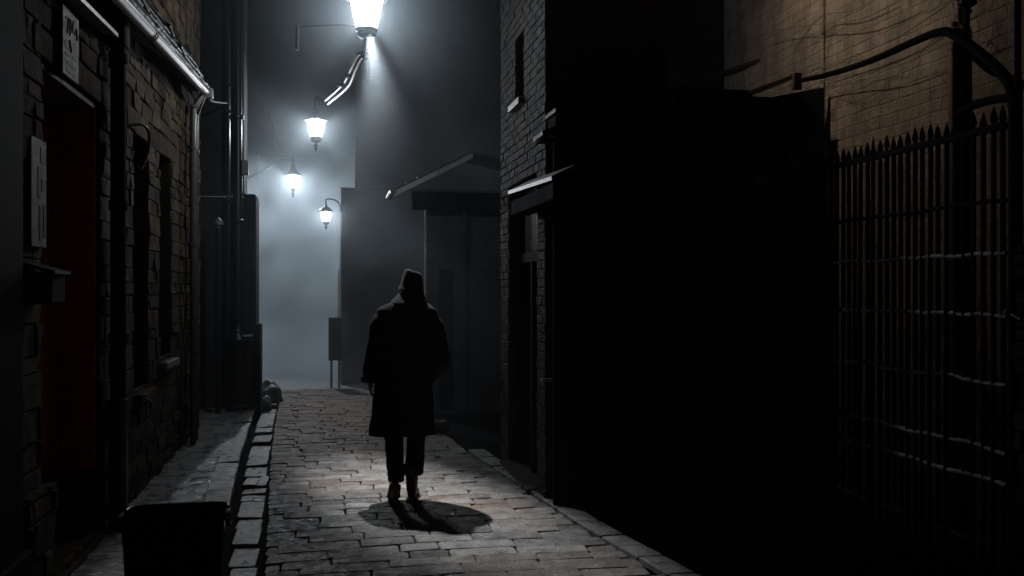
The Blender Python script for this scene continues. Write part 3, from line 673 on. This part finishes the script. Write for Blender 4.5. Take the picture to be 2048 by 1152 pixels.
# ------------------------------------------------------------------ railings
FX = 3.3
fn = thing('spiked_railings', (FX, 4.8, 0), 'tall black iron railings with spear tips in front of the brown building', 'railings')
def fz(px, py): return W(px, py, X=FX).z
topz = fz(1930, 270)
FY0, FY1 = W(2012, 500, X=FX).y, 6.6
barm = None; y = FY0+.03; k = 0
while y < FY1:
    tall = (k % 11 == 5)
    m = MB(); r = .0135
    h = topz+random.uniform(-.02, .015); dx = random.uniform(-.012, .012); y += random.uniform(-.008, .008)
    m.tube([(FX+dx, y, .02), (FX, y+random.uniform(-.003, .003), h)], r, 6)
    sp = .155 if tall else .105
    m.lathe([(r, h-.002), (.012, h+.004), (.009, h+.015), (.02 if not tall else .03, h+.035), (.013, h+.07), (.001, h+sp)], (FX, y, 0), 6)
    m.build('bar', M['ironrough'], fn, False)
    y += .068; k += 1
rails = [(2.0, 270), (2.0, 507), (2.0, 632), (2.0, 768), (2.0, 905), (2.0, 975), (2.0, 1105)]
zs = [topz]+[fz(2010, p) for p in (400, 507, 632, 768, 905, 970, 1105)]
for i, z in enumerate(zs):
    m = MB()
    if i == 0:
        m.box(FX-.016, FX+.016, FY0, FY1, z-.018, z+.018, .003); m.build('rail', M['ironrough'], fn); continue
    pts = [(FX+.001+random.uniform(-.004, .004), FY0+(FY1-FY0)*k/26, z+random.uniform(-.006, .006)+(.006*math.sin(k*.9+i) if i > 3 else 0)) for k in range(27)]
    cut = 27 if i == 1 else random.randint(13, 17)
    m.tube(smooth_path(pts[:cut], 3), .012, 8)
    m.build('rail', M['ironrough'] if i == 1 else M['glintiron'], fn, True)  # near stretch of the lower rails carries the painted glints
    if cut < 27:
        m = MB(); m.tube(smooth_path(pts[cut-1:], 3), .0115, 8); m.build('rail', M['ironrough'], fn, True)
for yy in (6.62,):
    m = MB(); m.box(FX-.03, FX+.03, yy-.03, yy+.03, 0, topz+.12, .006); m.build('post', M['ironrough'], fn)
gp = W(2031, 500, X=FX)
pt = thing('gate_post', (FX, gp.y, 0), 'thick black iron gate post with two curved arms at the right edge', 'post')
m = MB(); m.tube([(FX, gp.y, 0), (FX, gp.y, fz(2030, 180))], .032, 12); m.tube([(FX, gp.y-.015, fz(2030, 200)), (FX, gp.y-.015, 4.4)], .016, 10); m.build('shaft', M['ironrough'], pt, True)
def arm(pts, r, y0=None):
    return smooth_path([W(px, py, X=FX-.005*i) for i, (px, py) in enumerate(pts)], 8)
m = MB(); pth = arm([(2029, 215), (2018, 165), (1965, 110), (1905, 68), (1880, 64), (1840, 78), (1740, 122), (1660, 148), (1605, 160)], 0); m.tube(pth, [.030-.013*i/len(pth) for i in range(len(pth))], 12); m.build('upper_arm', M['ironrough'], pt, True)
m = MB(); pth = arm([(2026, 195), (1985, 200), (1945, 212), (1915, 230)], 0); m.tube(pth, .022, 12); m.build('lower_arm', M['ironrough'], pt, True)
m = MB(); c = W(1594, 163, X=FX-.05); m.box(c.x-.03, c.x+.03, c.y-.02, c.y+.02, c.z-.06, c.z+.06, .006); m.build('end_bracket', M['lead'], pt)
m = MB(); c = W(2014, 624, X=FX-.04); m.lathe([(.001, -.02), (.018, -.01), (.02, .004), (.001, .018)], c, 12); m.tube([c, (FX, c.y-.02, c.z)], .008, 6); m.tube([c, (c.x, c.y-.09, c.z-.035)], .007, 6); m.build('latch', M['lead'], pt, True)

# wires and bare creeper in front of the brown building
random.seed(21)
for i, pts in enumerate([[(1590, 100), (1640, 34), (1700, 22), (1765, -8)], [(1450, 95), (1560, 60), (1640, 48), (1720, 38), (1815, -4)], [(1600, 150), (1690, 118), (1780, 82), (1850, 40), (1920, -10)], [(1640, 162), (1700, 150), (1775, 138), (1850, 108), (1960, 60)]]):
    m = MB(); m.tube(smooth_path([W(px, py, X=RX-.12) for px, py in pts], 8), .0035, 5)
    tag(m.build('wire', M['twig'], None, True), ['short upper wire crossing the bright patch of the brown wall', 'long wire running low over the shed roofs to the bright patch', 'wire rising from the bracket end of the curved arm', 'lowest wire, just under the bend of the curved arm'][i], 'wire', 'thin wires strung along the brown wall')
m = MB()
def twig(p, d, l, r, depth):
    pts = [p]; q = p.copy()
    for k in range(5):
        d = (d+Vector((random.uniform(-.1, .1), random.uniform(-.5, .5), random.uniform(-.5, .35)))).normalized()
        q = q+d*l/5; pts.append(q.copy())
        if depth and random.random() < .5: twig(q.copy(), (d+Vector((0, random.uniform(-1, 1), random.uniform(-1, 1)))).normalized(), l*.5, r*.7, depth-1)
    m.tube(pts, [r*(1-.6*i/5) for i in range(6)], 4)
for k in range(13):
    px = random.uniform(1610, 1960); py = 160-(px-1600)*.33 if px < 1890 else 64+(px-1890)*.6
    twig(W(px, py+random.uniform(-25, 18), X=RX-.14), Vector((0, random.choice((-1, 1)), random.uniform(-.4, .5))).normalized(), random.uniform(.25, .6), .003, 1)
tag(m.build('bare_creeper', M['twig'], None, True), 'bare winter creeper of thin twigs spreading over the brown wall', 'creeper')

# ------------------------------------------------------------------ bin
bx_, by_ = -.71, 4.43
bn = thing('rubbish_bin', (bx_, by_, 0), 'open boxy black plastic bin on the pavement edge at the bottom left', 'bin')
m = MB(); n = 40
def rbox(hx, hy, z, n=48, p=7):
    out = []
    for i in range(n):
        t = 2*math.pi*(i+.5)/n; c, q = math.cos(t), math.sin(t)
        out.append((bx_+hx*abs(c)**(2/p)*(1 if c > 0 else -1), by_+hy*abs(q)**(2/p)*(1 if q > 0 else -1), z))
    return out
m.ring_loft([rbox(.16, .12, .03), rbox(.17, .125, .05), rbox(.182, .135, .24), rbox(.19, .138, .25), rbox(.213, .155, .64), rbox(.226, .168, .652), rbox(.228, .17, .69), rbox(.22, .162, .695), rbox(.208, .15, .68), rbox(.15, .11, .06)])
m.build('body', M['void'], bn, True)
m = MB(); rr_ = rbox(.229, .171, .692); m.tube([q for q in rr_ if q[1] > by_+.05], .006, 8); m.build('rim_glint', M['iron'], bn, True)  # glossy strip on the far edge alone, added to give a glint
for sd_ in (-1, 1):
    m = MB(); m.box(bx_+sd_*.222, bx_+sd_*.25, by_-.04, by_+.06, .668, .69, .006); m.tube(smooth_path([(bx_+sd_*.228, by_-.04, .668), (bx_+sd_*.246, by_-.03, .63), (bx_+sd_*.246, by_+.04, .63), (bx_+sd_*.228, by_+.05, .668)], 5), .007, 8); m.build('handle', M['ironrough'], bn, True)

# ------------------------------------------------------------------ loose stones and litter
def rock(c, s, mat, name, label, cat, group, seed):
    bm = bmesh.new(); bmesh.ops.create_icosphere(bm, subdivisions=3, radius=1)
    for v in bm.verts:
        nz = noise.noise(v.co*1.3+Vector((seed, 0, 0)))*.45+noise.noise(v.co*3+Vector((seed, 3, 0)))*.15
        v.co = v.co*(1+nz); v.co = Vector((v.co.x*s[0], v.co.y*s[1], v.co.z*s[2]))
    me = bpy.data.meshes.new(name); bm.to_mesh(me); bm.free(); me.polygons.foreach_set('use_smooth', [True]*len(me.polygons))
    at = me.attributes.new('tint', 'FLOAT', 'FACE'); at.data.foreach_set('value', [.6]*len(me.polygons))
    me.materials.append(mat); ob = bpy.data.objects.new(name, me); COL.objects.link(ob); ob.location = c
    return tag(ob, label, cat, group)
for i, (px, py, s, lb_) in enumerate([(548, 802, (.16, .2, .2), 'largest pale stone, heaped at the corner of the low dark building'), (530, 815, (.1, .13, .12), 'small stone beside the kerb, left of the large pale one'), (541, 785, (.14, .14, .16), 'bright-topped stone at the back of the heap by the corner')]):
    p = W(px, py, Z=.02); rock((p.x, p.y, .06), s, M['slab'], 'loose_stone', lb_, 'stone', 'stones heaped at the corner of the low building', i*3.1)
p = W(872, 862, Z=.02); rock((p.x, p.y, .07), (.16, .12, .1), M['slab'], 'crumpled_bag', 'pale crumpled bag lying in the lane to the right of the person', 'bag', None, 9.2)
random.seed(5)
# ------------------------------------------------------------------ person
PX, PY = .61, 7.26
pe = thing('person', (PX, PY, .03), 'person in long black coat and tall hat walking away down the lane', 'person')
pe.rotation_euler.z = -math.atan(PX/PY)
def skinmesh(name, verts, edges, mat, parent, root=0, sub=2):
    me = bpy.data.meshes.new(name); me.from_pydata([Vector(v[:3]) for v in verts], edges, []); me.update()
    ob = bpy.data.objects.new(name, me); COL.objects.link(ob); ob.parent = parent
    sk = ob.modifiers.new('Skin', 'SKIN'); sk.use_smooth_shade = True
    for i, v in enumerate(verts):
        r = v[3]; me.skin_vertices[0].data[i].radius = (r, r) if not isinstance(r, tuple) else r
        me.skin_vertices[0].data[i].use_root = (i == root)
    s = ob.modifiers.new('Sub', 'SUBSURF'); s.levels = sub; s.render_levels = sub
    me.materials.append(mat); return ob
V = []; E = []
def ch(pts, start=None):
    idx = [] if start is None else [start]
    for p in pts: V.append(p); idx.append(len(V)-1)
    for a, c in zip(idx, idx[1:]): E.append((a, c))
    return idx
sp_ = ch([(-.02, 0, .92, (.13, .1)), (-.01, .0, 1.1, (.13, .1)), (0, .0, 1.3, (.15, .1)), (0, .01, 1.44, (.1, .09)), (.01, .03, 1.53, .055), (.03, .05, 1.60, .06), (.035, .06, 1.68, (.075, .09)), (.04, .06, 1.76, (.07, .085))])
# nose, ears
ch([(.04, .145, 1.65, .012), (.04, .165, 1.635, .009)], sp_[6])
# arms: left hanging, right bent to the pocket
la = ch([(-.17, 0, 1.45, .055), (-.245, -.02, 1.21, .042), (-.29, .035, 1.0, .03), (-.30, .05, .95, (.022, .036))], sp_[3])
ra = ch([(.16, 0, 1.45, .055), (.255, -.06, 1.19, .042), (.19, .11, 1.02, .03), (.17, .15, .97, (.022, .036))], sp_[3])
# fingers
for (hand, base, dr_) in ((la[-1], Vector((-.30, .05, .95)), 1), (ra[-1], Vector((.17, .15, .97)), -1)):
    for k, ln in enumerate((.068, .078, .072, .056)):
        yy = base.y+.027-.018*k
        ch([(base.x, yy, base.z-.04, .0095), (base.x+.005*dr_, yy+.003, base.z-.04-ln*.5, .0088), (base.x+.022*dr_, yy+.004, base.z-.04-ln*.95, .0075)], hand)
    ch([(base.x+.012*dr_, base.y+.042, base.z-.012, .010), (base.x+.022*dr_, base.y+.052, base.z-.05, .009)], hand)
ll = ch([(-.105, 0, .86, .085), (-.105, .03, .50, .058), (-.10, -.10, .16, .038), (-.10, -.09, .09, .035), (-.105, .03, .03, .03)], sp_[0])
rl = ch([(.07, 0, .86, .085), (.06, .03, .48, .058), (.035, .0, .1, .038), (.03, .02, .05, .036), (.035, .14, .025, .028)], sp_[0])
skinmesh('body', V, E, M['skin'], pe, 0, 1)
pe.location.z = 0.028

def sect(cx, cy, rx, ry, z, n=32, p=2.4, w=0., ph=0.):
    out = []
    for i in range(n):
        a = 2*math.pi*i/n; c, s_ = math.cos(a), math.sin(a)
        k = 1+w*math.sin(a*7+ph)+w*.6*math.sin(a*11+ph*2)
        out.append((cx+rx*k*abs(c)**(2/p)*(1 if c > 0 else -1), cy+ry*k*abs(s_)**(2/p)*(1 if s_ > 0 else -1), z))
    return out
# coat
m = MB()
tab = [(.535, -.045, .265, .175, .02), (.545, -.045, .267, .18, .02), (.70, -.04, .25, .165, .02), (.85, -.034, .24, .155, .015), (1.0, -.022, .222, .15, .01), (1.15, -.012, .212, .145, .008), (1.3, -.005, .215, .145, .006), (1.42, -.004, .228, .14, 0), (1.50, -.004, .243, .125, 0), (1.538, -.004, .24, .11, 0), (1.556, -.002, .215, .1, 0), (1.585, .004, .165, .09, 0), (1.605, .008, .11, .08, 0)]
m.ring_loft([sect(cx, 0.0, rx, ry, z, 40, 2.3, w_, z*3) for z, cx, rx, ry, w_ in tab])
m.tube(smooth_path([(-.18, 0, 1.468), (-.222, -.005, 1.40), (-.255, -.02, 1.22), (-.285, .015, 1.08), (-.30, .035, .965)], 5), [.085]+[.079]*5+[.074]*6+[.068]*6+[.064, .063, .066], 16)
m.tube(smooth_path([(.17, 0, 1.468), (.213, -.01, 1.40), (.262, -.06, 1.20), (.255, -.02, 1.12), (.20, .08, 1.03), (.15, .12, .97)], 5), [.085]+[.076]*5+[.074]*5+[.078]*5+[.074]*5+[.066]*5, 16)
coat = m.build('coat', M['coat'], pe, True, local=True)
rm = coat.modifiers.new('Remesh', 'REMESH'); rm.mode = 'VOXEL'; rm.voxel_size = .011; rm.use_smooth_shade = True
sm_ = coat.modifiers.new('Smooth', 'SMOOTH'); sm_.iterations = 4; sm_.factor = .5
tx = bpy.data.textures.new('folds', 'CLOUDS'); tx.noise_scale = .11
dm = coat.modifiers.new('Folds', 'DISPLACE'); dm.texture = tx; dm.strength = .018; dm.mid_level = .5
# shoulder tabs, cuff and belt details
m = MB()
for s in (-1, 1): m.box(s*.232-.014, s*.232+.01, -.03, .03, 1.505, 1.522, .005)
m.build('shoulder_strap', M['coat'], coat, local=True)
m = MB(); m.tube([(-.300, .034, 1.0), (-.302, .037, .962)], .069, 18); m.build('cuff', M['coat'], coat, True, local=True)
# collar, turned up and flaring
m = MB()
m.ring_loft([sect(.008, .01, .137, .115, 1.575, 32), sect(.010, .01, .146, .122, 1.592, 32), sect(.008, .02, .136, .118, 1.612, 32), sect(.010, .03, .112, .108, 1.632, 32), sect(.014, .03, .094, .098, 1.656, 32), sect(.016, .03, .086, .092, 1.672, 32), sect(.014, .03, .078, .082, 1.66, 32), sect(.01, .02, .08, .08, 1.60, 32)])
m.build('collar', M['coat'], coat, True, local=True)
# hat
m = MB()
def hs(cx, rx, ry, z, tilt): return [(x, y, zz-tilt*(x-cx)) for x, y, zz in sect(cx, .05, rx, ry, z, 32)]
m.ring_loft([hs(.038, .098, .116, 1.655, .4), hs(.038, .112, .128, 1.66, .4), hs(.038, .11, .126, 1.672, .4), hs(.037, .1, .117, 1.69, .35), hs(.037, .094, .108, 1.72, .3), hs(.042, .083, .098, 1.78, .26), hs(.043, .071, .09, 1.83, .25), hs(.043, .064, .082, 1.845, .25), hs(.044, .05, .066, 1.851, .22), hs(.045, .03, .04, 1.846, .2), hs(.045, .01, .01, 1.838, 0)])
m.lathe([(.012, -.01), (.028, 0), (.03, .008), (.02, .015), (.003, .016)], (.006, .04, 1.848), 14)
m.build('hat', M['coat'], pe, True, local=True)
# hair at the nape
m = MB(); m.ring_loft([sect(.036, .045, .07, .085, 1.60, 24), sect(.036, .045, .082, .098, 1.66, 24), sect(.037, .045, .084, .1, 1.70, 24)]); m.build('hair', M['hair'], pe, True, local=True)
# trousers
m = MB()
def leg(pts):
    P = smooth_path([p[:3] for p in pts], 5); rr = []
    for i in range(len(pts)-1):
        for k in range(5): rr.append(pts[i][3]+(pts[i+1][3]-pts[i][3])*k/5)
    rr.append(pts[-1][3]); return P, rr
P, rr = leg([(-.09, 0, .95, .1), (-.108, .01, .66, .085), (-.112, .03, .55, .083), (-.108, .03, .49, .075), (-.100, -.03, .35, .072), (-.088, -.10, .22, .066), (-.086, -.12, .19, .063)]); m.tube(P, rr, 20)
P, rr = leg([(.06, 0, .95, .1), (.072, .01, .66, .079), (.070, .02, .50, .074), (.062, .015, .35, .074), (.050, .0, .235, .083), (.050, -.002, .21, .078)]); m.tube(P, rr, 20)
m.ring_loft([sect(-.015, 0, .15, .12, .74, 24), sect(-.015, 0, .17, .13, .86, 24), sect(-.015, 0, .16, .12, 1.0, 24)])
tr = m.build('trousers', M['cloth'], pe, True, local=True)
rm = tr.modifiers.new('Remesh', 'REMESH'); rm.mode = 'VOXEL'; rm.voxel_size = .008; rm.use_smooth_shade = True
sm_ = tr.modifiers.new('Smooth', 'SMOOTH'); sm_.iterations = 3; sm_.factor = .5
tx2 = bpy.data.textures.new('creases', 'CLOUDS'); tx2.noise_scale = .07
dm = tr.modifiers.new('Folds', 'DISPLACE'); dm.texture = tx2; dm.strength = .016; dm.mid_level = .5
# boots
def boot(parent, loc, pitch, yaw):
    e = []
    m = MB()
    # local: heel at origin, toe towards +y
    secs = [(-.035, .030, .0, .07, .035), (-.02, .036, .0, .10, .04), (.02, .038, .0, .105, .042), (.06, .036, .0, .085, .045), (.11, .042, .0, .07, .05), (.17, .045, .0, .055, .048), (.22, .036, .0, .045, .04), (.24, .02, .005, .03, .02)]
    rings = []
    for (y, w_, z0, z1, _) in secs:
        rings.append([(w_*math.cos(2*math.pi*i/16), y, max(0, (z0+z1)/2+(z1-z0)/2*math.sin(2*math.pi*i/16))) for i in range(16)])
    m.ring_loft(rings)
    m.tube([(0, -.0, .06), (0, -.002, .12), (0, -.004, .17), (0, -.004, .24)], [.042, .047, .05, .052], 16)
    o1 = m
    s = MB()
    def outl(k): return [(.044*k, -.03), (.046*k, .04), (.044*k, .09), (.054*k, .17), (.04*k, .225), (0, .25)]
    pts = [(x, y) for x, y in outl(1)]+[(-x, y) for x, y in reversed(outl(1)[:-1])]
    s.ring_loft([[(x, y, -.024) for x, y in pts], [(x, y, .002) for x, y in pts]])
    for mb in (o1, s):
        Mx = Matrix.Translation(loc) @ Matrix.Rotation(yaw, 4, 'Z') @ Matrix.Rotation(pitch, 4, 'X')
        mb.v = [Mx @ v for v in mb.v]
    b_ = o1.build('boot', M['leather'], parent, True, local=True)
    s.build('sole', M['sole'], b_, False, local=True)
boot(pe, Vector((.036, -.03, .026)), 0, R(-6))
boot(pe, Vector((-.098, -.13, .15)), R(-34), R(5))

# ------------------------------------------------------------------ haze
hz = MB(); hz.box(-30, 30, -6, 80, -1.3, 11)
m_, nt, N, L, B = mat_new('haze'); N.remove(B)
pvm = N.new('ShaderNodeVolumePrincipled'); pvm.inputs['Color'].default_value = (.82, .92, 1, 1); pvm.inputs['Density'].default_value = .0012; pvm.inputs['Anisotropy'].default_value = .1
L.new(pvm.outputs[0], N['Material Output'].inputs['Volume'])
hzo = tag(hz.build('haze', m_), 'thin night haze filling the lane', 'haze', kind='stuff')
# drifting fog between the buildings
fg = MB(); fg.box(-2.9, 5.0, 7.4, 42, .0, 7.5)
m_, nt, N, L, B = mat_new('drifting fog'); N.remove(B)
pvm = N.new('ShaderNodeVolumePrincipled'); pvm.inputs['Color'].default_value = (.78, .91, 1, 1); pvm.inputs['Anisotropy'].default_value = .1
geo = N.new('ShaderNodeNewGeometry'); sp = N.new('ShaderNodeSeparateXYZ'); L.new(geo.outputs['Position'], sp.inputs[0])
def mr(inp, a, b, c, d, sm=True):
    q = N.new('ShaderNodeMapRange'); q.interpolation_type = 'SMOOTHSTEP' if sm else 'LINEAR'
    for k, v in enumerate((a, b, c, d)): q.inputs[k+1].default_value = v
    L.new(inp, q.inputs[0]); return q.outputs[0]
def mth(op, a, b):
    q = N.new('ShaderNodeMath'); q.operation = op
    for k, v in enumerate((a, b)):
        if isinstance(v, (int, float)): q.inputs[k].default_value = v
        else: L.new(v, q.inputs[k])
    return q.outputs[0]
nz = N.new('ShaderNodeTexNoise'); nz.inputs['Scale'].default_value = .7; nz.inputs['Detail'].default_value = 3; nz.inputs['Distortion'].default_value = .6
L.new(geo.outputs['Position'], nz.inputs['Vector'])
wisp = mr(nz.outputs['Fac'], .38, .64, .12, 2.1)
far = mr(sp.outputs[1], 15.5, 21, 0, .17); mid = mr(sp.outputs[1], 9.0, 13.0, 0, .02)
ceil_ = mr(sp.outputs[2], 2.2, 5.0, 1, .04)
low = mr(sp.outputs[2], .15, 1.2, 5.0, 1)  # denser low layer, there to lift brightness at the far end
far = mth('MULTIPLY', far, low)
den = mth('MULTIPLY', mth('MULTIPLY', mth('ADD', far, mid), wisp), ceil_)
glow_mist = mth('MULTIPLY', mr(sp.outputs[1], 15.2, 17.0, 0, .28), mr(sp.outputs[2], .05, .7, 1, 0))  # ground-level fog added to brighten the far floor of the lane
den = mth('ADD', den, glow_mist)
for (c, amp, rad) in ((L1P, .16, .65), (L2P, .17, .62), (L3P, .02, .9), (L4P, .2, .55)):  # extra fog density round each lantern, shaped to draw its halo
    vd = N.new('ShaderNodeVectorMath'); vd.operation = 'DISTANCE'; L.new(geo.outputs['Position'], vd.inputs[0]); vd.inputs[1].default_value = (c.x, c.y, c.z+.14)
    e = mth('EXPONENT', mth('MULTIPLY', mth('POWER', vd.outputs['Value'], 1.5), -1/rad**1.5), 0)
    den = mth('ADD', den, mth('MULTIPLY', e, amp))
L.new(den, pvm.inputs['Density']); L.new(pvm.outputs[0], N['Material Output'].inputs['Volume'])
m_.cycles.volume_step_rate = 1.0
tag(fg.build('drifting_fog', m_), 'pale fog drifting between the buildings round the lanterns', 'fog', kind='stuff')
